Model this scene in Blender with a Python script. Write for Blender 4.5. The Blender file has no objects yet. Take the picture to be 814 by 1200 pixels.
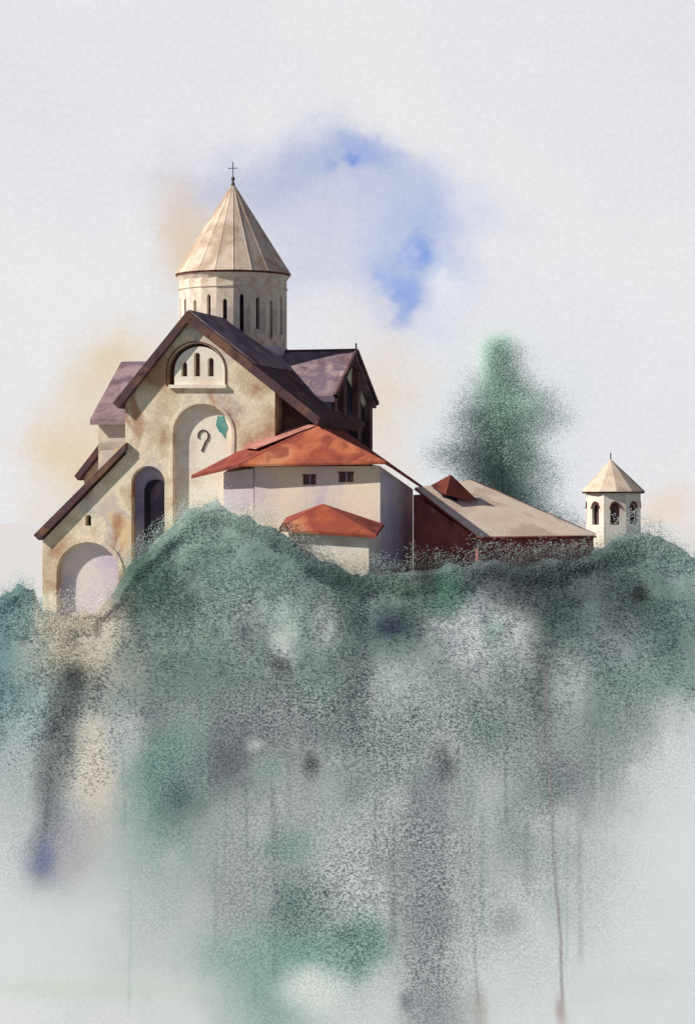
import bpy, math, numpy as np
from mathutils import Vector
rng = np.random.default_rng(7)
sc = bpy.context.scene
sc.view_settings.view_transform = 'Standard'
sc.view_settings.look = 'None'
sc.view_settings.exposure = 0
D = 150.0; K = 3000.0

def lin(c):
    out = []
    for v in c:
        v = v/255.0
        out.append(v/12.92 if v <= 0.04045 else ((v+0.055)/1.055)**2.4)
    return out
def W(px, py, Y):
    k = (D+Y)/K
    return Vector(((px-407)*k, Y, (600-py)*k))

# ------------------------------------------------------------ materials
def wc(name, cols, scale=0.45, grain=0.14, bump=0.35, gscale=9.0, dist=0.25, stain=None):
    m = bpy.data.materials.new(name); m.use_nodes = True
    nt = m.node_tree; N = nt.nodes; Lk = nt.links
    b = N['Principled BSDF']; b.inputs['Roughness'].default_value = 0.95
    b.inputs['Specular IOR Level'].default_value = 0.1
    tc = N.new('ShaderNodeTexCoord')
    n1 = N.new('ShaderNodeTexNoise'); n1.inputs['Scale'].default_value = scale
    n1.inputs['Detail'].default_value = 4; n1.inputs['Distortion'].default_value = dist
    n1.inputs['Roughness'].default_value = .5
    Lk.new(tc.outputs['Object'], n1.inputs['Vector'])
    r = N.new('ShaderNodeValToRGB'); e = r.color_ramp.elements
    r.color_ramp.interpolation = 'EASE'
    n = len(cols)
    while len(e) < n: e.new(0.5)
    for i, c in enumerate(cols):
        e[i].position = 0.33 + 0.34*i/max(1, n-1)
        e[i].color = (*lin(c), 1)
    Lk.new(n1.outputs['Fac'], r.inputs['Fac'])
    src = r.outputs['Color']
    if stain:
        n3 = N.new('ShaderNodeTexNoise'); n3.inputs['Scale'].default_value = scale*1.9
        n3.inputs['Detail'].default_value = 5; n3.inputs['Distortion'].default_value = .6
        mp = N.new('ShaderNodeMapping'); mp.inputs['Location'].default_value = (31,17,5); mp.inputs['Scale'].default_value=(1,1,.6)
        Lk.new(tc.outputs['Object'], mp.inputs['Vector']); Lk.new(mp.outputs['Vector'], n3.inputs['Vector'])
        m3 = N.new('ShaderNodeMapRange'); m3.interpolation_type='SMOOTHSTEP'
        m3.inputs['From Min'].default_value=.52; m3.inputs['From Max'].default_value=.66; m3.inputs['To Max'].default_value=.75
        Lk.new(n3.outputs['Fac'], m3.inputs['Value'])
        mm = N.new('ShaderNodeMix'); mm.data_type='RGBA'
        Lk.new(m3.outputs['Result'], mm.inputs[0]); Lk.new(src, mm.inputs[6]); mm.inputs[7].default_value=(*lin(stain),1)
        src = mm.outputs[2]
    n2 = N.new('ShaderNodeTexNoise'); n2.inputs['Scale'].default_value = gscale
    n2.inputs['Detail'].default_value = 3
    Lk.new(tc.outputs['Object'], n2.inputs['Vector'])
    mr = N.new('ShaderNodeMapRange'); mr.inputs['From Min'].default_value = 0.3
    mr.inputs['From Max'].default_value = 0.7
    mr.inputs['To Min'].default_value = 1-grain; mr.inputs['To Max'].default_value = 1+grain
    Lk.new(n2.outputs['Fac'], mr.inputs['Value'])
    vm = N.new('ShaderNodeVectorMath'); vm.operation = 'SCALE'
    Lk.new(src, vm.inputs[0]); Lk.new(mr.outputs['Result'], vm.inputs['Scale'])
    Lk.new(vm.outputs['Vector'], b.inputs['Base Color'])
    bp = N.new('ShaderNodeBump'); bp.inputs['Strength'].default_value = bump
    bp.inputs['Distance'].default_value = 0.04
    Lk.new(n2.outputs['Fac'], bp.inputs['Height']); Lk.new(bp.outputs['Normal'], b.inputs['Normal'])
    return m

M_wall  = wc('wall_stone', [(184,148,120),(212,194,166),(236,222,196),(210,198,188),(228,200,162)], 0.28, stain=(168,112,80))
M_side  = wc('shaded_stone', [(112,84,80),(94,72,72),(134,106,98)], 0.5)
M_cream = wc('cream_plaster', [(240,228,210),(244,236,222),(228,212,196)], 0.5, 0.06)
M_lav   = wc('lavender_shade_plaster', [(192,182,202),(214,202,212),(228,216,212)], 0.5, 0.08)  # lavender puts shade into the colour of the low arch and house side
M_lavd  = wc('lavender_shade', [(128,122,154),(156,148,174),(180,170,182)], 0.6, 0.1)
M_house = wc('house_plaster', [(214,198,206),(236,220,212),(248,230,208),(248,234,214)], 0.22, 0.06)  # lavender tones in the mix put the eave shadow into the plaster
M_dark  = wc('dark_opening', [(38,34,48),(60,50,62)], 0.8)
M_brown = wc('brown_roof_edge', [(108,80,74),(92,72,78),(128,96,82)], 0.7, stain=(74,54,56))
M_mauve = wc('mauve_roof', [(136,114,118),(156,136,138),(120,104,116),(176,154,150)], 0.4, stain=(108,86,90))
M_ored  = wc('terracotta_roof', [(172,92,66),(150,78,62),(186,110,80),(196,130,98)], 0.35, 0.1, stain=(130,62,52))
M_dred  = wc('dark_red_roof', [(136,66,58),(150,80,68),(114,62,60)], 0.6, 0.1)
M_pink  = wc('pink_roof', [(190,136,128),(172,112,100),(208,170,162)], 0.6, 0.1)
M_rwall = wc('red_wall', [(150,80,76),(174,104,94),(152,88,86),(188,130,118)], 0.3, 0.1, stain=(116,60,64))
M_drum  = wc('drum_stone', [(218,202,184),(234,220,202),(200,186,174)], 0.6, 0.08, stain=(196,164,134))
M_cone  = wc('cone_roof', [(206,182,158),(222,204,184),(192,168,148),(216,196,174)], 0.4, 0.08)
M_long  = wc('pale_roof', [(222,202,178),(232,214,194),(206,182,164)], 0.4, 0.08)
M_rust  = wc('rust_moulding', [(118,74,60),(92,60,56)], 0.8)
M_teal  = wc('teal_patina', [(70,140,140),(120,170,160)], 1.5)
M_bark  = wc('bark', [(118,138,130),(134,152,144)], 1.0)
M_metal = wc('cross_metal', [(110,100,95),(80,74,76)], 1.0)

# ------------------------------------------------------------ mesh helpers
def empty(name, loc=(0,0,0), rz=0):
    o = bpy.data.objects.new(name, None); sc.collection.objects.link(o)
    o.location = loc; o.rotation_euler = (0,0,rz); o.empty_display_size = 0.5
    return o
def add(name, verts, faces, mat, parent=None, bevel=0):
    me = bpy.data.meshes.new(name); me.from_pydata([tuple(v) for v in verts], [], faces)
    import bmesh
    bm = bmesh.new(); bm.from_mesh(me); bmesh.ops.recalc_face_normals(bm, faces=bm.faces)
    bm.to_mesh(me); bm.free()
    me.materials.append(mat)
    o = bpy.data.objects.new(name, me); sc.collection.objects.link(o)
    if parent: o.parent = parent
    if bevel:
        b = o.modifiers.new('b','BEVEL'); b.width = bevel; b.segments = 2
    return o
def loft(name, A, B, mat, parent=None, bevel=0):
    n = len(A)
    return add(name, list(A)+list(B), [list(range(n)), list(range(n,2*n))[::-1]] +
               [[i,(i+1)%n,n+(i+1)%n,n+i] for i in range(n)], mat, parent, bevel)
def yprism(name, xz, y0, y1, mat, parent=None, bevel=0):
    return loft(name, [(x,y0,z) for x,z in xz], [(x,y1,z) for x,z in xz], mat, parent, bevel)
def xprism(name, yz, x0, x1, mat, parent=None, bevel=0):
    return loft(name, [(x0,y,z) for y,z in yz], [(x1,y,z) for y,z in yz], mat, parent, bevel)
def zprism(name, xy, z0, z1, mat, parent=None, bevel=0):
    return loft(name, [(x,y,z0) for x,y in xy], [(x,y,z1) for x,y in xy], mat, parent, bevel)
def slab(name, pts, th, mat, parent=None):
    return loft(name, [Vector(p) for p in pts], [Vector(p)-Vector((0,0,th)) for p in pts], mat, parent, 0.03)
def panel(name, outline, holes, y0, y1, mat, parent=None):
    cu = bpy.data.curves.new(name,'CURVE'); cu.dimensions = '2D'; cu.fill_mode = 'BOTH'
    cu.extrude = (y1-y0)/2
    for pts in [outline]+holes:
        s = cu.splines.new('POLY'); s.points.add(len(pts)-1); s.use_cyclic_u = True
        for i,(x,z) in enumerate(pts): s.points[i].co = (x,z,0,1)
    t = bpy.data.objects.new('tmp', cu); sc.collection.objects.link(t)
    me = bpy.data.meshes.new_from_object(t)
    bpy.data.objects.remove(t)
    ym = (y0+y1)/2
    for v in me.vertices:
        x,y,z = v.co; v.co = (x, ym-z, y)
    me.name = name; me.materials.clear(); me.materials.append(mat)
    for p in me.polygons: p.material_index = 0; p.use_smooth = False
    o = bpy.data.objects.new(name, me); sc.collection.objects.link(o)
    if parent: o.parent = parent
    return o
def arch(x0,x1,yt,yb,n=14):
    r = (x1-x0)/2; cx=(x0+x1)/2
    P = [(x0,yb)]
    for i in range(n+1):
        a = math.pi - math.pi*i/n
        P.append((cx+r*math.cos(a), yt+r-r*math.sin(a)))
    P.append((x1,yb)); return P
def ringz(name, r, z0, z1, n, mat, parent, r1=None, c=(0,0), off=0):
    r1 = r if r1 is None else r1
    A=[(c[0]+r*math.cos(2*math.pi*i/n+off),c[1]+r*math.sin(2*math.pi*i/n+off),z0) for i in range(n)]
    B=[(c[0]+r1*math.cos(2*math.pi*i/n+off),c[1]+r1*math.sin(2*math.pi*i/n+off),z1) for i in range(n)]
    return loft(name,A,B,mat,parent)

# ------------------------------------------------------------ church
A = math.radians(15); ca, sa = math.cos(A), math.sin(A)
cY = 9.0; cX = (273-407)*(D+cY)/K
church = empty('stone_church', (cX,cY,0), -A)
def L(px,py,ly):
    k=(px-407)/K
    lx=(k*(D+cY+ly*ca)-cX-ly*sa)/(ca+k*sa)
    Y=cY-lx*sa+ly*ca
    return (lx,(600-py)*(D+Y)/K)
F = 9.85
def LF(pts, ly=-F): return [L(x,y,ly) for x,y in pts]

h_win  = arch(197,263,402,451)
h_big  = arch(204,271,474,760)
h_dark = arch(154,193,546,760)
h_low  = arch(68,139,636,790)
h_small= arch(100,107,603,616,6)
panel('facade_wall', LF([(50,800),(50,634),(149,531),(147,529),(147,466),(222,378),(322,455),(322,800)]),
      [LF(h) for h in (h_win,h_big,h_dark,h_low,h_small)], -F, -F+0.65, M_wall, church)
def back(name, h, mat, g=4, d=0.655):
    xs=[p[0] for p in h]; ys=[p[1] for p in h]
    yprism(name, LF([(min(xs)-g,min(ys)-g),(max(xs)+g,min(ys)-g),(max(xs)+g,max(ys)),(min(xs)-g,max(ys))]), -F+d, -F+d+0.05, mat, church)
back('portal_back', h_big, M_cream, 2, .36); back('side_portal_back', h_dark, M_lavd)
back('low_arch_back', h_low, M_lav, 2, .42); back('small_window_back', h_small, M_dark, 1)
panel('gable_window_panel', LF(arch(204,263,406,451)), [LF(arch(x,x+7,y,441,8)) for x,y in ((212,424),(227,413),(243,419))],
      -F+0.06, -F+0.45, M_cream, church)
back('gable_window_back', h_win, M_rust, 2)
back('dark_slit_back', arch(205,259,412,448), M_side, 0, 0.5)
def arc_mould(name, x0,x1,yt,yb,w,mat,proud=0.12):
    o=arch(x0-w,x1+w,yt-w,yb); i=arch(x0,x1,yt,yb)
    yprism(name, LF(o+i[::-1]), -F-proud, -F+0.003, mat, church)
arc_mould('window_hood', 196,264,401,452,1.2,M_rust,0.05)
arc_mould('portal_hood', 203,272,473,640,3,M_wall,0.06)
arc_mould('low_arch_hood', 67,140,635,740,5,M_wall,0.08)
yprism('window_sill', LF([(199,451),(266,451),(266,455),(199,455)]), -F-0.2, -F+0.1, M_cream, church)
yprism('side_door', LF(arch(166,192,562,640)), -F+0.5, -F+0.653, M_dark, church)
def tube(name, pts, r, mat, parent):
    cu=bpy.data.curves.new(name,'CURVE'); cu.dimensions='3D'; cu.bevel_depth=r
    s=cu.splines.new('POLY'); s.points.add(len(pts)-1)
    for i,p in enumerate(pts): s.points[i].co=(*p,1)
    o=bpy.data.objects.new(name,cu); sc.collection.objects.link(o); cu.materials.append(mat)
    me=bpy.data.meshes.new_from_object(o); bpy.data.objects.remove(o)
    o=bpy.data.objects.new(name,me); sc.collection.objects.link(o)
    if parent:o.parent=parent
    return o
rel=[]
for i in range(12):
    a=math.radians(200-i*24); x,z=L(238+6*math.cos(a),511-7*math.sin(a),-F+.3); rel.append((x,-F+.33,z))
x,z=L(236,529,-F+.3); rel.append((x,-F+.33,z))
tube('portal_relief', rel, 0.045, M_side, church)
yprism('patina_mark', LF([(253,487),(256,488),(260,487),(262,494),(265,501),(262,507),(262,514),(258,508),(255,506),(251,498)]), -F+0.33,-F+0.358, M_teal, church)
yprism('nave_body', LF([(148,800),(148,469),(222,381),(321,457),(321,800)]), -F+0.72, 0, M_wall, church)
yprism('aisle_body', LF([(51,800),(51,637),(147.5,535),(147.5,800)]), -F+0.72, -F+6, M_wall, church)
yprism('gable_roof', LF([(135,473),(222,365),(378,490),(373,499),(222,378),(142,479)]), -F-0.45, 0, M_brown, church)
yprism('gable_roof_cap', LF([(137,469),(222,363),(300,425),(300,427),(222,366),(140,471)]), -F-0.1, 0, M_mauve, church)
yprism('aisle_roof', LF([(42,627),(150,519),(150,527),(48,633)]), -F-0.35, -F+6.2, M_brown, church)
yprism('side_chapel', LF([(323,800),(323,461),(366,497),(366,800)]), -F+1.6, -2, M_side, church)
p=[L(146,800,-4.5),L(146,524,-4.5),L(120,524,-4.5),L(98,560,-4.5),L(98,800,-4.5)]
yprism('upper_aisle_wall', p, -4.4, -1, M_wall, church)
p=[L(150,517,-4.6),L(120,519,-4.6),L(90,558,-4.6),L(94,563,-4.6),L(122,528,-4.6),L(150,526,-4.6)]
yprism('upper_aisle_roof', p, -5.0, -0.9, M_brown, church)
def arm(side, x0, x1, zr, w, ze, xo):
    xprism(side+'_transept_body', [(-w+.5,-9),(-w+.5,ze-.1),(0,zr-.5),(w-.5,ze-.1),(w-.5,-9)], x0, x1, M_wall, church)
    xprism(side+'_transept_roof', [(-w,ze),(0,zr),(w,ze),(w,ze-.35),(0,zr-.4),(-w,ze-.35)], min(x0,xo), max(x1,xo), M_mauve, church)
arm('right', 0.0, 7.4, 9.9, 5.0, 6.9, 7.9)
arm('left', -7.0, 0.0, 9.45, 5.5, 5.65, -7.35)
for i,y in enumerate((-4.3,-2.2,1.2,4.1)):
    zprism('pier_%d'%i, [(7.41,y-.35),(7.8,y-.35),(7.8,y+.35),(7.41,y+.35)], -9, 6.7+ (2.6 if abs(y)<3 else 0)*(1-abs(y)/5), M_side, church, .02)
for i,(y0,y1,zt) in enumerate(((-3.9,-2.6,7.0),(-1.8,.8,8.2),(1.6,3.7,7.0))):
    xprism('bay_%d'%i, [(y0,-9),(y0,zt-.6),((y0+y1)/2,zt),(y1,zt-.6),(y1,-9)], 7.402, 7.46, M_dark, church)
for i,x in enumerate((5.2,6.6)):
    zprism('south_pier_%d'%i, [(x-.14,-4.7),(x+.14,-4.7),(x+.14,-4.502),(x-.14,-4.502)], -9, 6.5, M_brown, church)
zprism('transept_corner', [(6.9,-4.75),(7.6,-4.75),(7.6,-4.48),(6.9,-4.48)], -9, 6.55, M_lavd, church)
tube('transept_ridge', [(1,0,9.93),(7.9,0,9.93)], .09, M_brown, church)
tube('transept_verge', [(7.93,-5.0,6.85),(7.93,0,9.85),(7.93,5,6.85)], .16, M_brown, church)
tube('ridge_finial', [(7.9,0,9.8),(7.9,0,10.35)], .05, M_metal, church)
# drum
R=3.3; NF=20
ringz('drum_core', R-.42, 8.0, 14.6, 40, M_lavd, church)
fw = 2*R*math.tan(math.pi/NF)
for k in range(NF):
    a = 2*math.pi*(k+.5)/NF
    hw=.13
    zb=10.9+.25*((k*7)%3-1); zt=12.95+.15*((k*5)%3-1)
    o = panel('drum_facet_%d'%k, [(-fw/2,8.0),(-fw/2,14.4),(fw/2,14.4),(fw/2,8.0)], [[(-hw,zb),(-hw,zt),(-hw*.7,zt+.13),(0,zt+.19),(hw*.7,zt+.13),(hw,zt),(hw,zb)]], -R, -R+.3, M_drum, church)
    o.rotation_euler=(0,0,a)
ringz('slit_backing', R-.31, 10.5,13.5,40,M_dark,church)
ringz('drum_base_ring', R+.1, 9.3, 10.15, NF, M_lav, church, off=0)
ringz('drum_string', R+.1, 13.75, 13.85, NF, M_drum, church)
ringz('cornice', R+.02, 14.3, 14.6, 40, M_drum, church, r1=R+.2)
ringz('cornice_lip', R+.24, 14.602, 14.72, 40, M_rust, church)
verts=[((R+.32)*math.cos(2*math.pi*i/NF),(R+.32)*math.sin(2*math.pi*i/NF),14.722) for i in range(NF)]+[(0,0,20.45)]
add('cone_roof', verts, [[i,(i+1)%NF,NF] for i in range(NF)]+[list(range(NF))[::-1]], M_cone, church)
for i in range(NF):
    v=Vector(verts[i]); t=Vector((0,0,20.45))
    tube('cone_rib_%d'%i, [v, v.lerp(t,.97)], .018, M_cone, church)
ringz('finial_base', .16, 20.2, 20.6, 10, M_metal, church, r1=.06)
tube('cross_post', [(0,0,20.4),(0,0,21.75)], .03, M_metal, church)
tube('cross_bar', [(-.3,0,21.35),(.3,0,21.35)], .028, M_metal, church)
ringz('cross_ball', .13, 20.62, 20.8, 10, M_metal, church, r1=.1)

# ------------------------------------------------------------ middle house
house = empty('red_roofed_house')
def foot(name, pts, tops, zb, mat, par):
    B=[];T=[]
    for (px,Y),ty in zip(pts,tops):
        w=W(px,ty,Y); T.append(w); B.append(Vector((w.x,w.y,zb)))
    return loft(name,B,T,mat,par)
fl=(298,-4.0); fr=(445,-5.9); br=(483,0.8); bl=(336,2.7)
foot('walls',[fl,fr,br,bl],[547,546,573,530],-8,M_house,house)
foot('side_wall_shade',[(445.3,-5.915),(445.6,-5.92),(483.6,.79),(483.2,.8)],[548,548,574,574],-8,M_lav,house)  # thin lavender sheet paints the shaded side of the house
ap=W(372,499,-2.6); rb=W(405,506,2.5)
slab('front_roof',[W(281,544,-4.6),W(452,541,-6.6),ap],.16,M_ored,house)
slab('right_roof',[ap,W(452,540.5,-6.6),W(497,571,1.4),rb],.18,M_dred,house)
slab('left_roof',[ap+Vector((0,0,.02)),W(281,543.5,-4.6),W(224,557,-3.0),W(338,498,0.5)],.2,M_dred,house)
slab('left_roof_upper',[W(370,499,-2.5)+Vector((0,-.05,.05)),W(300,528,-3.4)+Vector((0,-.1,.12)),W(284,526,-1.9)+Vector((0,-.1,.12)),W(346,497,0.4)+Vector((0,0,.05))],.05,M_pink,house)
foot('left_wing',[(262,-3.2),(297,-3.9),(330,1),(290,1.5)],[554,549,520,535],-8,M_house,house)
def on_wall(name, a, b, y0p, y1p, out, mat, par):
    p=W(a[0],y0p,a[1]); q=W(b[0],y0p,b[1]); zb=W(a[0],y1p,a[1]).z
    d=(q-p); d.z=0; d.normalize(); n=Vector((d.y,-d.x,0))
    Pf=[p+n*out,q+n*out,Vector((q.x,q.y,zb))+n*out,Vector((p.x,p.y,zb))+n*out]
    Pb=[v-n*(out+.05) for v in Pf]
    return loft(name,Pf,Pb,mat,par)
def yf(px): return -4.0-(px-298)/147*1.9
for i,(a,b,t,u) in enumerate(((355,370,557,568),(397,414,554,565))):
    on_wall('window_%d'%i,(a,yf(a)),(b,yf(b)),t,u,.012,M_side,house)
    on_wall('window_head_%d'%i,(a-1,yf(a)),(b+1,yf(b)),t-1.2,t+.3,.05,M_rust,house)
    on_wall('window_mullion_%d'%i,((a+b)/2-.6,yf(a)),((a+b)/2+.6,yf(b)),t,u,.03,M_lavd,house)
foot('porch_wall',[(338,-7.2),(432,-8.3),(446,-6),(352,-4.6)],[622,624,615,612],-8,M_cream,house)
slab('porch_roof',[W(327,619,-7.5),W(441,627,-8.8),W(378,590,-6.2)],.2,M_ored,house)
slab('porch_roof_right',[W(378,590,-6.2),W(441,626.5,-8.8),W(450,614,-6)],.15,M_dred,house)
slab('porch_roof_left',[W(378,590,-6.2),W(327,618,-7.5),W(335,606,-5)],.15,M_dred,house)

# ------------------------------------------------------------ long building
longb = empty('long_red_building')
a_=(484,-2.0); d_=(560,-5.0); c_=(695,-1.5); b_=(560,3.5)
foot('walls',[a_,d_,c_,b_],[580,631,630,575],-8,M_rwall,longb)
slab('pale_roof',[W(486,571,-2.2),W(560,629,-5.4),W(698,627,-1.6),W(551,562,3.5)],.12,M_long,longb)
tube('eave_line',[W(486,573,-2.3),W(560,630.5,-5.45),W(698,629,-1.65)],.06,M_dred,longb)
tube('ridge_line',[W(551,561.5,3.45),W(698,626,-1.6)],.03,M_brown,longb)
dm=[W(507,568,-1.2),W(519,578,-2.4),W(536,582,-2.4),W(533,570,-1)]
loft('dormer_body',[v for v in dm],[Vector((v.x,v.y,v.z-.9)) for v in dm],M_dark,longb)
add('dormer_roof',[W(504,569,-2.6),W(528,556,-2.0),W(561,588,-2.0),W(522,580,-3.0),W(538,566,-.6)],
    [[0,1,3],[1,2,3],[1,4,2],[0,1,4]],M_dred,longb)

# ------------------------------------------------------------ small tower
tw = empty('bell_turret', W(718,600,2.0)); k2=(D+2)/K
r=31*k2
ringz('drum',r-.25,-6,1.1,16,M_lavd,tw)
for k in range(8):
    a=2*math.pi*(k+.5)/8; f=2*r*math.tan(math.pi/8)
    o=panel('facet_%d'%k,[(-f/2,-6),(-f/2,1.1),(f/2,1.1),(f/2,-6)],[[(-.27,-.75),(-.27,.25),(-.16,.45),(0,.52),(.16,.45),(.27,.25),(.27,-.75)]],-r,-r+.2,M_cream,tw)
    o.rotation_euler=(0,0,a+.35)
    h=yprism('arch_hood_%d'%k,[(-.36,.2),(-.2,.56),(0,.64),(.2,.56),(.36,.2),(.27,.25),(.16,.45),(0,.52),(-.16,.45),(-.27,.25)],-r-.06,-r+.003,M_rust,tw)
    h.rotation_euler=(0,0,a+.35)
ringz('opening_back',r-.22,-.9,.7,16,M_side,tw)
ringz('eave',36*k2,1.1,1.2,16,M_brown,tw,r1=37*k2)
n=12;vv=[(38*k2*math.cos(2*math.pi*i/n),38*k2*math.sin(2*math.pi*i/n),1.202) for i in range(n)]+[(-.15,0,3.15)]
add('turret_roof',vv,[[i,(i+1)%n,n] for i in range(n)]+[list(range(n))[::-1]],M_cone,tw)
tube('turret_finial',[(-.15,0,3.0),(-.15,0,3.5)],.035,M_dark,tw)

# ------------------------------------------------------------ numpy noise and painted fields
def vnoise(x,z,seed,per=256):
    g=np.random.default_rng(seed).random((per,per))
    xi=np.floor(x).astype(int); zi=np.floor(z).astype(int); fx=x-xi; fz=z-zi
    fx=fx*fx*(3-2*fx); fz=fz*fz*(3-2*fz)
    a=g[xi%per,zi%per];b=g[(xi+1)%per,zi%per];c=g[xi%per,(zi+1)%per];d=g[(xi+1)%per,(zi+1)%per]
    return (a*(1-fx)+b*fx)*(1-fz)+(c*(1-fx)+d*fx)*fz
def fbm(x,z,s,seed,o=4):
    t=0;am=.5
    for i in range(o):
        t=t+am*(vnoise(x/s+13.7*i,z/s+7.1*i,seed+i)-.5)*2; am*=.5; s/=2
    return t
ZT=-6.0; Y0=-11.0; S=.95; SU=.95
def Yc(z): return np.where(z>-5.0,Y0+SU*(z+5.0),Y0+S*(z+5.0))
def chart(px,py):   # position on the slope surface, metres
    k=(600-py)/K
    z=k*(D+Y0+5*S)/(1-S*k)
    Y=float(Yc(z)); return (px-407)*(D+Y)/K, z, (D+Y)/K
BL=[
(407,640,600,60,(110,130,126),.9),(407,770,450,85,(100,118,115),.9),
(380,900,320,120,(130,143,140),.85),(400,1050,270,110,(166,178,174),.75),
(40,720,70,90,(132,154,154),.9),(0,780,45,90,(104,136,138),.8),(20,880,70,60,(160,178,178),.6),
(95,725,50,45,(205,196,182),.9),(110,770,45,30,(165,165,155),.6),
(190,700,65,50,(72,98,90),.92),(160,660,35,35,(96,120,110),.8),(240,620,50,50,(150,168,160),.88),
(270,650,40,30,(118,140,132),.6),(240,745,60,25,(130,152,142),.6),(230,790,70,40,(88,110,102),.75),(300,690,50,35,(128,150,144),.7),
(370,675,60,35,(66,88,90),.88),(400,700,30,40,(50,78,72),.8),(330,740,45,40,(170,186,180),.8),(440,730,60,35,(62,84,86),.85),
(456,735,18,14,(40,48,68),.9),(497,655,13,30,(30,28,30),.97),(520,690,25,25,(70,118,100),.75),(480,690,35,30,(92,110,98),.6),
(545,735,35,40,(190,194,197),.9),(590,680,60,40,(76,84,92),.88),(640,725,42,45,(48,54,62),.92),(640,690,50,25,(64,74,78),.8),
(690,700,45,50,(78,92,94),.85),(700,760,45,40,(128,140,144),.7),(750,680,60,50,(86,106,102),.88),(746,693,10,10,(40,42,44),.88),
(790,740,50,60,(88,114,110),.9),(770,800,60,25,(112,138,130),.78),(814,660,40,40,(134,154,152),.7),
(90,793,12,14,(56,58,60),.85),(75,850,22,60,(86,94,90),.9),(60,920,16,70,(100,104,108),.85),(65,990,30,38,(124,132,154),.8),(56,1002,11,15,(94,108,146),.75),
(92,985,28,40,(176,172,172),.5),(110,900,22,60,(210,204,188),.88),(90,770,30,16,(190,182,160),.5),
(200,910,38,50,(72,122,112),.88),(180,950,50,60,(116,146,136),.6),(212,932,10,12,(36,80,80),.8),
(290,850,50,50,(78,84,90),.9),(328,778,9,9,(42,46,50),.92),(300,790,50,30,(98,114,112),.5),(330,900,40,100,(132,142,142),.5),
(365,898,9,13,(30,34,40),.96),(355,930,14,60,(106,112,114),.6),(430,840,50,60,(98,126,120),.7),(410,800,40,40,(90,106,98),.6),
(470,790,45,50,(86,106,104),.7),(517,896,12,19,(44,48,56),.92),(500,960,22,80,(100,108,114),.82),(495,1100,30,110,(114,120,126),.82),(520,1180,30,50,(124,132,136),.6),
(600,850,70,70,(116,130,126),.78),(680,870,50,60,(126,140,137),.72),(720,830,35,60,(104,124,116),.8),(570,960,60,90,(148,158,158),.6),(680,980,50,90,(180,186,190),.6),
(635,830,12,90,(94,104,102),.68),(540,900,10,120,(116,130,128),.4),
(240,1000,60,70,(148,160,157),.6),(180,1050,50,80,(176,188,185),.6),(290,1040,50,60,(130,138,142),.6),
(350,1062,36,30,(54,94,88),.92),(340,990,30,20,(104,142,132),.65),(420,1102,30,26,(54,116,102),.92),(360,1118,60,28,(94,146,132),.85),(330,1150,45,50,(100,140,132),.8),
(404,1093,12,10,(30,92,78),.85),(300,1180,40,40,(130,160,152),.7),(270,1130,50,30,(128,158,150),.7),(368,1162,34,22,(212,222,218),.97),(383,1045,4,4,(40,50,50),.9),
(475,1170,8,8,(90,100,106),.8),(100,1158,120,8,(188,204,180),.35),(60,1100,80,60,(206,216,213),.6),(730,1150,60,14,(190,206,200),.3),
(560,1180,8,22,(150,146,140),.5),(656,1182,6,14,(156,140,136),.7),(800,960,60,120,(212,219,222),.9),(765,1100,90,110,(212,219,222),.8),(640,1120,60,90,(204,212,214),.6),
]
r2=np.random.default_rng(21)
for _ in range(46):   # extra blooms of moss, bare rock and painted mist
    px_=r2.uniform(130,700); py_=r2.uniform(730,1080); s_=r2.uniform(8,34)
    c_=[(70,104,96),(84,92,98),(180,190,187),(120,146,138),(66,74,82),(194,200,198),(94,116,110)][r2.integers(7)]
    BL.append((px_,py_,s_,s_*r2.uniform(.8,1.9),c_,r2.uniform(.4,.7)*(1 if py_<950 else .6)))
BL=sorted(BL,key=lambda b:-b[2]*b[3])
def streaks():
    st=[([(548,740),(546,900),(552,1060),(560,1190)],1.5,.6,(132,140,136)),([(636,770),(640,860),(648,1000),(655,1100),(658,1185)],1.7,.75,(128,122,120)),
      ([(155,1000),(152,1190)],2.0,.35,(150,178,172)),([(487,880),(482,1010)],2,.5,(96,102,106)),([(66,830),(52,990)],3,.55,(86,88,90)),
      ([(700,800),(704,930)],2,.5,(104,116,114)),([(300,1010),(298,1190)],2.5,.45,(116,150,140)),([(520,930),(512,1190)],2.5,.5,(98,104,112)),([(590,760),(592,980)],2,.5,(98,110,108)),
      ([(255,960),(252,1120)],2,.45,(116,138,132)),([(440,880),(438,1060)],2,.45,(98,114,110))]
    for _ in range(20):
        x0=r2.uniform(140,730); y0=r2.uniform(740,980); ln=r2.uniform(80,240)
        st.append(([(x0,y0),(x0+r2.uniform(-4,5),y0+ln)],r2.uniform(1.2,5),r2.uniform(.2,.45),[(92,108,106),(80,86,94),(106,134,126)][r2.integers(3)]))
    return st
ST=streaks()
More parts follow.
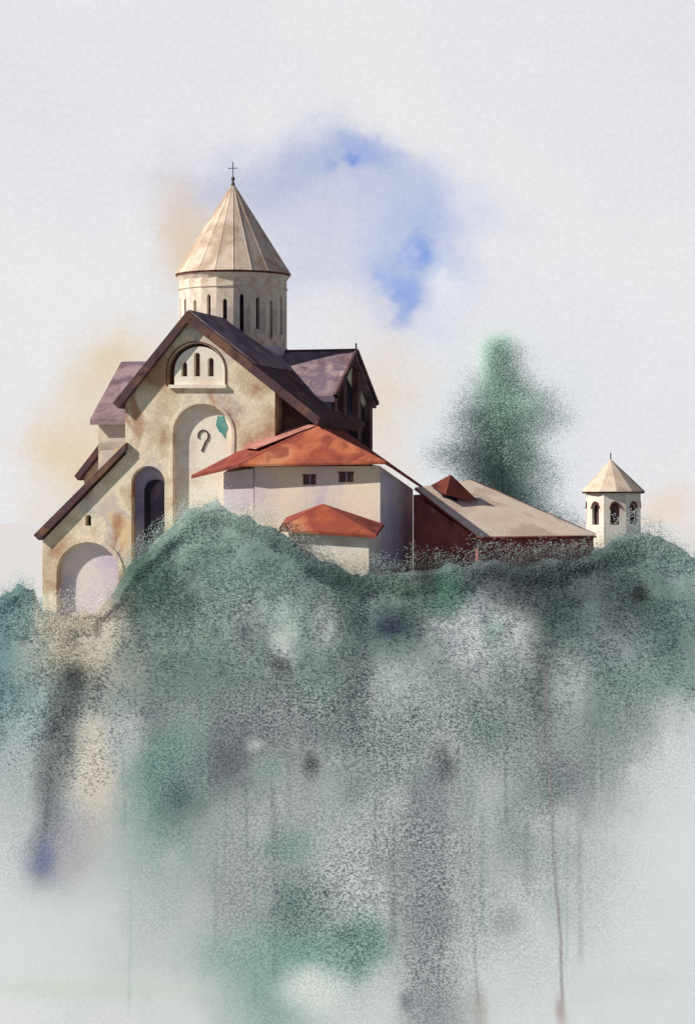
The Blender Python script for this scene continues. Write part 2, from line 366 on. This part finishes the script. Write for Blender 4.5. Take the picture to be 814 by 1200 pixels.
def paint(x,z):
    n=x.shape[0]; C=np.empty((n,3)); C[:]=lin((214,219,221))  # pale base colour paints mist over the lower slope
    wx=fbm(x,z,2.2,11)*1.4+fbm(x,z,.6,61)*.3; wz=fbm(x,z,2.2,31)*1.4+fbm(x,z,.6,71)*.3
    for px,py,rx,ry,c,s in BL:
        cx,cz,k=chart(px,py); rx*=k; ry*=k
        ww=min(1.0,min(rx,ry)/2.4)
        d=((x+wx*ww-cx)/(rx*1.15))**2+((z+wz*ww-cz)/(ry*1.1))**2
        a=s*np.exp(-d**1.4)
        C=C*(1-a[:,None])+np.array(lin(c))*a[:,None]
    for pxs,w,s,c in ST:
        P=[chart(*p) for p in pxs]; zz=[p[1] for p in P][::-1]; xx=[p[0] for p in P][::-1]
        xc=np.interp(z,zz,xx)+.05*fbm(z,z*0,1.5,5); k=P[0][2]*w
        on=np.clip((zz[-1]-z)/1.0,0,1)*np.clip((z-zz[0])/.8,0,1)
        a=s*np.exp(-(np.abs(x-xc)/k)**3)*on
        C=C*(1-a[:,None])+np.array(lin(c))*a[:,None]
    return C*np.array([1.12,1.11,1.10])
GB=[(430,860,330,110,.7),(450,1000,230,140,.85),(250,720,130,60,.45),(450,700,250,50,.35),(60,900,80,130,.5),(740,860,70,90,.5),(300,1100,120,100,.25),(500,1120,50,90,.8)]
def grain(x,z):
    g=np.full(x.shape,.1)
    for px,py,rx,ry,s in GB:
        cx,cz,k=chart(px,py)
        g=np.maximum(g,s*np.exp(-((x-cx)/(rx*k))**2-((z-cz)/(ry*k))**2))
    return np.clip(g*(1+.8*fbm(x,z,2.5,91)),0,1)

def big_mesh(name, co, quads, col, alpha, mat, parent=None, smooth=True):
    me=bpy.data.meshes.new(name); nv=len(co); nf=len(quads)
    me.vertices.add(nv); me.vertices.foreach_set('co',co.astype(np.float32).ravel())
    me.loops.add(nf*4); me.loops.foreach_set('vertex_index',quads.astype(np.int32).ravel())
    me.polygons.add(nf); me.polygons.foreach_set('loop_start',np.arange(0,nf*4,4,dtype=np.int32))
    me.polygons.foreach_set('use_smooth',np.full(nf,smooth))
    me.update(calc_edges=True)
    at=me.color_attributes.new('paint','FLOAT_COLOR','POINT')
    at.data.foreach_set('color',np.concatenate([col,alpha[:,None]],1).astype(np.float32).ravel())
    me.materials.append(mat)
    o=bpy.data.objects.new(name,me); sc.collection.objects.link(o)
    if parent:o.parent=parent
    return o

mh=bpy.data.materials.new('misty_slope'); mh.use_nodes=True; nt=mh.node_tree;N=nt.nodes;Lk=nt.links
b=N['Principled BSDF'];b.inputs['Roughness'].default_value=1;b.inputs['Specular IOR Level'].default_value=0
at=N.new('ShaderNodeVertexColor');at.layer_name='paint'
tc=N.new('ShaderNodeTexCoord')
def nz(scale,det,rough=.6):
    n=N.new('ShaderNodeTexNoise');n.inputs['Scale'].default_value=scale;n.inputs['Detail'].default_value=det;n.inputs['Roughness'].default_value=rough
    Lk.new(tc.outputs['Object'],n.inputs['Vector']);return n
n1=nz(9.0,3,.75)
ms=N.new('ShaderNodeMapRange');ms.interpolation_type='SMOOTHSTEP';ms.inputs['From Min'].default_value=.40;ms.inputs['From Max'].default_value=.60
Lk.new(n1.outputs['Fac'],ms.inputs['Value'])
def mixc(f,a,bb,blend='MIX'):
    m=N.new('ShaderNodeMix');m.data_type='RGBA';m.blend_type=blend
    for s,v in ((0,f),(6,a),(7,bb)):
        if isinstance(v,(int,float)): m.inputs[s].default_value=v
        elif isinstance(v,tuple): m.inputs[s].default_value=v
        else: Lk.new(v,m.inputs[s])
    return m.outputs[2]
def mth(op,a,bb):
    m=N.new('ShaderNodeMath');m.operation=op
    for i,v in enumerate((a,bb)):
        if isinstance(v,(int,float)): m.inputs[i].default_value=v
        else: Lk.new(v,m.inputs[i])
    return m.outputs[0]
dark=mixc(mth('MULTIPLY',at.outputs['Alpha'],.7),at.outputs['Color'],(*lin((56,64,70)),1))
light=mixc(mth('MULTIPLY',at.outputs['Alpha'],.5),at.outputs['Color'],(*lin((232,238,237)),1))
Lk.new(mixc(ms.outputs['Result'],dark,light),b.inputs['Base Color'])
bp=N.new('ShaderNodeBump');bp.inputs['Strength'].default_value=.1;bp.inputs['Distance'].default_value=.05
Lk.new(n1.outputs['Fac'],bp.inputs['Height']);Lk.new(bp.outputs['Normal'],b.inputs['Normal'])

TP=np.array([(-300,700),(0,680),(25,652),(44,672),(56,706),(80,716),(115,710),(135,686),(150,650),(185,612),(215,582),(250,570),(285,582),(320,604),(350,632),(400,645),(440,648),(470,652),(500,644),(530,642),(600,648),(680,642),(715,622),(740,610),(775,604),(800,620),(830,645),(1100,655)],float)
tx=(TP[:,0]-407)*(D-9)/K; tz=(600-TP[:,1])*(D-9)/K
xs=np.concatenate([np.linspace(-75,-25,20,endpoint=False),np.linspace(-25,25,640),np.linspace(25,75,21)[1:]])
nx=len(xs)
lump=fbm(xs,xs*0,2.6,411)*.9
crest=np.maximum(np.interp(xs,tx,tz)-.75+lump+fbm(xs,xs*0,.8,301)*.3, ZT+.02)
RX=[];RY=[];RZ=[]
def row(y,z):
    RX.append(xs); RY.append(np.broadcast_to(np.asarray(y,float),xs.shape)); RZ.append(np.broadcast_to(np.asarray(z,float),xs.shape))
for y,z in [(75,-36),(62,-20),(50,-8)]: row(y,z)
ycr=Yc(crest)
for t in np.linspace(0,1,24): row(42*(1-t)+(ycr+.6)*t,ZT+fbm(xs,xs*0+t*12,3.5,141)*.3-.3)
row(ycr+.35,crest*.5+ZT*.5); row(ycr+.1,crest-.15)
for t in np.linspace(0,1,460):
    z=crest*(1-t)+(-37)*t
    wgt=np.clip(t*12,0,1)
    y=Yc(z)-.15-np.minimum(wgt,.6)*.25*(1+fbm(xs,z,1.4,151)*np.clip((z+11)/4,0,1))
    y=y+np.clip((ZT-z)/3,0,1)*fbm(xs,z,12,101,1)*.35
    row(y,z)
XX=np.array(RX);YY=np.array(RY);ZZ=np.array(RZ);nr=len(RX)
f=np.clip(1-(np.abs(XX)-27)/45,0,1); f=f*f*(3-2*f)
Z2=-37+(ZZ+37)*f
co=np.stack([XX,YY,Z2],-1).reshape(-1,3)
i=np.arange(nr-1)[:,None]*nx+np.arange(nx-1)[None,:]
q=np.stack([i,i+nx,i+nx+1,i+1],-1).reshape(-1,4)
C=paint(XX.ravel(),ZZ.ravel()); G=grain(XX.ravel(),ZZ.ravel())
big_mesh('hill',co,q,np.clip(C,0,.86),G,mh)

# leaves
def leafmat(name,trl,tra):
    ml=bpy.data.materials.new(name);ml.use_nodes=True;nt=ml.node_tree
    N2=nt.nodes;N2.clear()
    a=N2.new('ShaderNodeVertexColor');a.layer_name='paint'
    df=N2.new('ShaderNodeBsdfDiffuse');tr=N2.new('ShaderNodeBsdfTranslucent');tp=N2.new('ShaderNodeBsdfTransparent')
    m1=N2.new('ShaderNodeMixShader');m1.inputs[0].default_value=trl
    m2=N2.new('ShaderNodeMixShader');m2.inputs[0].default_value=tra
    oo=N2.new('ShaderNodeOutputMaterial')
    for x_,y_ in ((a.outputs['Color'],df.inputs['Color']),(a.outputs['Color'],tr.inputs['Color']),(df.outputs[0],m1.inputs[1]),(tr.outputs[0],m1.inputs[2]),(m1.outputs[0],m2.inputs[1]),(tp.outputs[0],m2.inputs[2]),(m2.outputs[0],oo.inputs[0])):
        nt.links.new(x_,y_)
    return ml
ml=leafmat('foliage_leaf',.4,.5); mpn=leafmat('pine_needle',.45,.52)
def leaves(name,P,size,col,parent=None,face=(0,-.8,.6),jit=.5,mat=None):
    n=len(P); nrm=np.array(face)+rng.normal(0,jit,(n,3)); nrm/=np.linalg.norm(nrm,axis=1)[:,None]
    t=rng.normal(0,1,(n,3)); t-=nrm*(t*nrm).sum(1)[:,None]; t/=np.linalg.norm(t,axis=1)[:,None]
    bt=np.cross(nrm,t); s=size[:,None]*.5; l=s*rng.uniform(.9,1.6,(n,1))
    v=np.stack([P-t*l,P-bt*s*.8,P+t*l,P+bt*s*.8],1).reshape(-1,3)
    return big_mesh(name,v,np.arange(4*n).reshape(-1,4),np.repeat(col,4,0),np.ones(4*n),mat or ml,parent,False)
NL=950000
lx=rng.uniform(-23,23,NL); lz=rng.uniform(-14,2.4,NL)
top=np.interp(lx,tx,tz)+np.interp(lx,xs,lump)+fbm(lx,lz,1.2,201)*.7+.1
depth=top-lz
soft=np.clip((depth+.7)/2.2,0,1)**1.8
patch=np.clip(.35+fbm(lx,lz,1.8,501)*1.1,.03,.5)
dens=soft*np.where(depth<1.0,.85,.85*np.clip(1-(depth-1.0)/1.0,0,1)+patch*.45)*np.clip(1-(depth-5)/5,0,1)
keep=rng.random(NL)<dens
lx=lx[keep];lz=lz[keep];dp=depth[keep]
cr_=np.interp(lx,xs,crest)
lY=np.where(lz>cr_,Yc(cr_),Yc(lz))-.5-rng.random(len(lx))*.35-fbm(lx,lz,1.4,151)*.2
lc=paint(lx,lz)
lc=lc*np.exp(rng.normal(0,1,(len(lx),1))*.08)*(1.2+.35*fbm(lx,lz,1.6,271)[:,None])
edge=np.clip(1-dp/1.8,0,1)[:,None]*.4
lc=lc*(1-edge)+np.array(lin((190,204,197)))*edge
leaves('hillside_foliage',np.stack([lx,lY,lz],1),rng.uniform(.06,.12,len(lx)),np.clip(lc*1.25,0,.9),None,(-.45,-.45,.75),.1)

# pine
pine=empty('pine_tree',(0,0,0)); PY=11.0
base=W(592,690,PY); tip=W(583,400,PY)
def taper(name,p,q,r0,r1,par,n=8):
    d=(q-p).normalized(); u=d.orthogonal().normalized(); w=d.cross(u)
    A_=[p+(u*math.cos(2*math.pi*i/n)+w*math.sin(2*math.pi*i/n))*r0 for i in range(n)]
    B_=[q+(u*math.cos(2*math.pi*i/n)+w*math.sin(2*math.pi*i/n))*r1 for i in range(n)]
    return loft(name,A_,B_,M_bark,par)
taper('trunk',base,tip,.16,.012,pine)
prof_y=[385,400,425,436,450,470,490,500,520,538,552,570,600,640]
prof_l=[14,28,32,24,36,60,74,64,94,96,72,60,72,70]
prof_r=[12,28,34,34,66,90,96,68,64,86,76,84,116,104]
PP=[];PC=[];br=0
for h in np.arange(0.0,.9,.014):
    c=tip.lerp(base,h); py=600-c.z*K/(D+PY)
    wl=np.interp(py,prof_y,prof_l)*(D+PY)/K; wr=np.interp(py,prof_y,prof_r)*(D+PY)/K
    for j in range(9):
        az=rng.uniform(0,2*math.pi); m_=(wr if math.cos(az)>0 else wl)
        ln=m_*rng.uniform(.4,1.0)
        e=c+Vector((math.cos(az)*ln,math.sin(az)*ln*.8,-.10*ln+rng.uniform(-.3,.5)))
        if br<80 and j<2: taper('limb_%d'%br,c,e.lerp(c,.4),.022,.006,pine,5); br+=1
        m=int(760*ln/4)+110
        t=rng.random(m)**.7
        p=np.array(c)[None]*(1-t[:,None])+np.array(e)[None]*t[:,None]+rng.normal(0,1,(m,3))*np.array([.52,.55,.46])
        tone=rng.normal(0,.12)
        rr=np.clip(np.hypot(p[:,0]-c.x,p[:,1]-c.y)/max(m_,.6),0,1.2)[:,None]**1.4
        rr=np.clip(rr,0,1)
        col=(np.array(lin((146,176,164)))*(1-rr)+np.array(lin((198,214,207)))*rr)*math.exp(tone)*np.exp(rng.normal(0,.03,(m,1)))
        PP.append(p);PC.append(col)
PP=np.concatenate(PP);PC=np.concatenate(PC)
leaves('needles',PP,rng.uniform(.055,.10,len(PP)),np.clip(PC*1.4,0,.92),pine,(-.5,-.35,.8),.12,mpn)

# plain: greenery darkened near the hill to cut bounce light, haze painted far away
mg=bpy.data.materials.new('misty_plain');mg.use_nodes=True;nt=mg.node_tree;N=nt.nodes;Lk=nt.links
b=N['Principled BSDF'];b.inputs['Roughness'].default_value=1;b.inputs['Specular IOR Level'].default_value=0
tc=N.new('ShaderNodeTexCoord')
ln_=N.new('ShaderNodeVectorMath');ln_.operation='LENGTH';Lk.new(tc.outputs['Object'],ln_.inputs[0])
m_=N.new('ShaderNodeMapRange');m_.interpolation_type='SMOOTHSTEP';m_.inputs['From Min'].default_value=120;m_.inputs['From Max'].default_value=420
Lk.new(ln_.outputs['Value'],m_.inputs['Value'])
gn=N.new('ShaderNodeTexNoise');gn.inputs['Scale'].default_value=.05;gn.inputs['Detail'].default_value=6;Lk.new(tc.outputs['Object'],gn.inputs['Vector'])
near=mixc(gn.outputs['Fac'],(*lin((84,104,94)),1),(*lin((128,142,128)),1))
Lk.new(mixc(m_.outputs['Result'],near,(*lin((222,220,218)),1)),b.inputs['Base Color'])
add('ground',[(-6000,-600,-36.5),(6000,-600,-36.5),(6000,8000,-36.5),(-6000,8000,-36.5)],[[0,1,2,3]],mg)

# ------------------------------------------------------------ sky
w=bpy.data.worlds.new('World');sc.world=w;w.use_nodes=True;nt=w.node_tree;N=nt.nodes;Lk=nt.links
N.clear()
out=N.new('ShaderNodeOutputWorld')
az=math.radians(-79); el=math.radians(35)
sky=N.new('ShaderNodeTexSky');sky.sky_type='NISHITA';sky.sun_disc=False;sky.sun_elevation=el
sunv=Vector((math.sin(az)*math.cos(el),-math.cos(az)*math.cos(el),math.sin(el)))
sky.sun_rotation=math.atan2(sunv.x,sunv.y)
bg1=N.new('ShaderNodeBackground');bg1.inputs['Strength'].default_value=.05;Lk.new(sky.outputs[0],bg1.inputs[0])
bg2=N.new('ShaderNodeBackground');bg2.inputs['Strength'].default_value=1.06
mx=N.new('ShaderNodeMixShader')
Lk.new(bg1.outputs[0],mx.inputs[1]);Lk.new(bg2.outputs[0],mx.inputs[2]);Lk.new(mx.outputs[0],out.inputs[0])
tc=N.new('ShaderNodeTexCoord');gen=tc.outputs['Generated']
sp=N.new('ShaderNodeSeparateXYZ');Lk.new(gen,sp.inputs[0])
# sky bright only in the view direction; grey cloud added elsewhere to cut ambient
cv=N.new('ShaderNodeMapRange');cv.interpolation_type='SMOOTHSTEP';cv.inputs['From Min'].default_value=.75;cv.inputs['From Max'].default_value=.95
cv.inputs['To Min'].default_value=0;cv.inputs['To Max'].default_value=1
Lk.new(sp.outputs['Y'],cv.inputs['Value'])
Lk.new(mth('ADD',mth('MULTIPLY',cv.outputs['Result'],.37),.6),mx.inputs[0])
ay=mth('MAXIMUM',mth('ABSOLUTE',sp.outputs['Y'],0),.05)
cb=N.new('ShaderNodeCombineXYZ');Lk.new(mth('DIVIDE',sp.outputs['X'],ay),cb.inputs[0]);Lk.new(mth('DIVIDE',sp.outputs['Z'],ay),cb.inputs[1])
def wn(scale,det,src,rough=.55):
    n=N.new('ShaderNodeTexNoise');n.inputs['Scale'].default_value=scale;n.inputs['Detail'].default_value=det;n.inputs['Roughness'].default_value=rough
    Lk.new(src,n.inputs['Vector']);return n
def vm(op,a,bb):
    m=N.new('ShaderNodeVectorMath');m.operation=op
    for i,v in enumerate((a,bb)):
        if v is None: continue
        if isinstance(v,tuple): m.inputs[i].default_value=v
        else: Lk.new(v,m.inputs[i])
    return m
wv=wn(30,4,cb.outputs[0])
off=vm('MULTIPLY',vm('SUBTRACT',wv.outputs['Color'],(.5,.5,.5)).outputs[0],(.05,.05,0))
uv=vm('ADD',cb.outputs[0],off.outputs[0]).outputs[0]
big=wn(9,3,cb.outputs[0])
col=mixc(big.outputs['Fac'],(*lin((218,220,226)),1),(*lin((238,236,236)),1))
def blob(px,py,rx,ry,c,s,sm=0.0):
    global col
    d=vm('MULTIPLY',vm('SUBTRACT',uv,((px-407)/K,(600-py)/K,0)).outputs[0],(K/rx,K/ry,0))
    ln=vm('LENGTH',d.outputs[0],None)
    mr=N.new('ShaderNodeMapRange');mr.interpolation_type='SMOOTHSTEP'
    mr.inputs['From Min'].default_value=sm;mr.inputs['From Max'].default_value=1.0
    mr.inputs['To Min'].default_value=s;mr.inputs['To Max'].default_value=0
    Lk.new(ln.outputs['Value'],mr.inputs['Value'])
    col=mixc(mr.outputs['Result'],col,(*lin(c),1))
for a in [(270,215,150,75,(196,198,216),.8),(390,205,160,85,(168,178,212),.85),(370,290,150,120,(200,203,220),.75),(500,255,120,100,(172,184,222),.8),
          (485,320,105,110,(164,180,222),.7),(420,190,70,40,(148,166,220),.7),(402,207,26,14,(110,144,216),.8),(468,345,28,62,(120,152,222),.8),(490,288,42,18,(122,154,222),.8),
          (528,325,48,64,(228,230,236),.92),(440,420,80,120,(222,214,212),.5),(455,480,60,110,(228,208,186),.8),
          (228,275,80,105,(220,200,178),.9),(150,430,115,105,(222,206,178),.9),(90,530,105,125,(224,206,176),.9),(45,640,85,60,(228,214,192),.7),(770,605,75,60,(230,210,190),.75),
          (545,480,150,180,(222,226,230),.6),(590,500,140,160,(206,215,215),.65),(700,420,160,160,(224,226,232),.5)]:
    blob(*a)
pg=wn(520,2,cb.outputs[0],.6)
mr=N.new('ShaderNodeMapRange');mr.inputs['From Min'].default_value=.3;mr.inputs['From Max'].default_value=.7;mr.inputs['To Min'].default_value=.96;mr.inputs['To Max'].default_value=1.03
Lk.new(pg.outputs['Fac'],mr.inputs['Value'])
sx=N.new('ShaderNodeVectorMath');sx.operation='SCALE';Lk.new(col,sx.inputs[0]);Lk.new(mr.outputs['Result'],sx.inputs['Scale'])
Lk.new(mixc(cv.outputs['Result'],(*lin((104,104,128)),1),sx.outputs[0]),bg2.inputs[0])

sl=bpy.data.lights.new('sun','SUN');sl.energy=5.0;sl.angle=math.radians(.5);sl.color=(1,.95,.87)
so=bpy.data.objects.new('sun',sl);sc.collection.objects.link(so)
so.rotation_euler=(-sunv).to_track_quat('-Z','Y').to_euler(); so.location=(-40,-20,50)

cam=bpy.data.cameras.new('camera');co_=bpy.data.objects.new('camera',cam);sc.collection.objects.link(co_)
co_.location=(0,-D,0);co_.rotation_euler=(math.radians(90),0,0)
cam.sensor_fit='VERTICAL';cam.sensor_height=36;cam.lens=36*K/1200;cam.clip_end=12000;cam.clip_start=1
sc.camera=co_
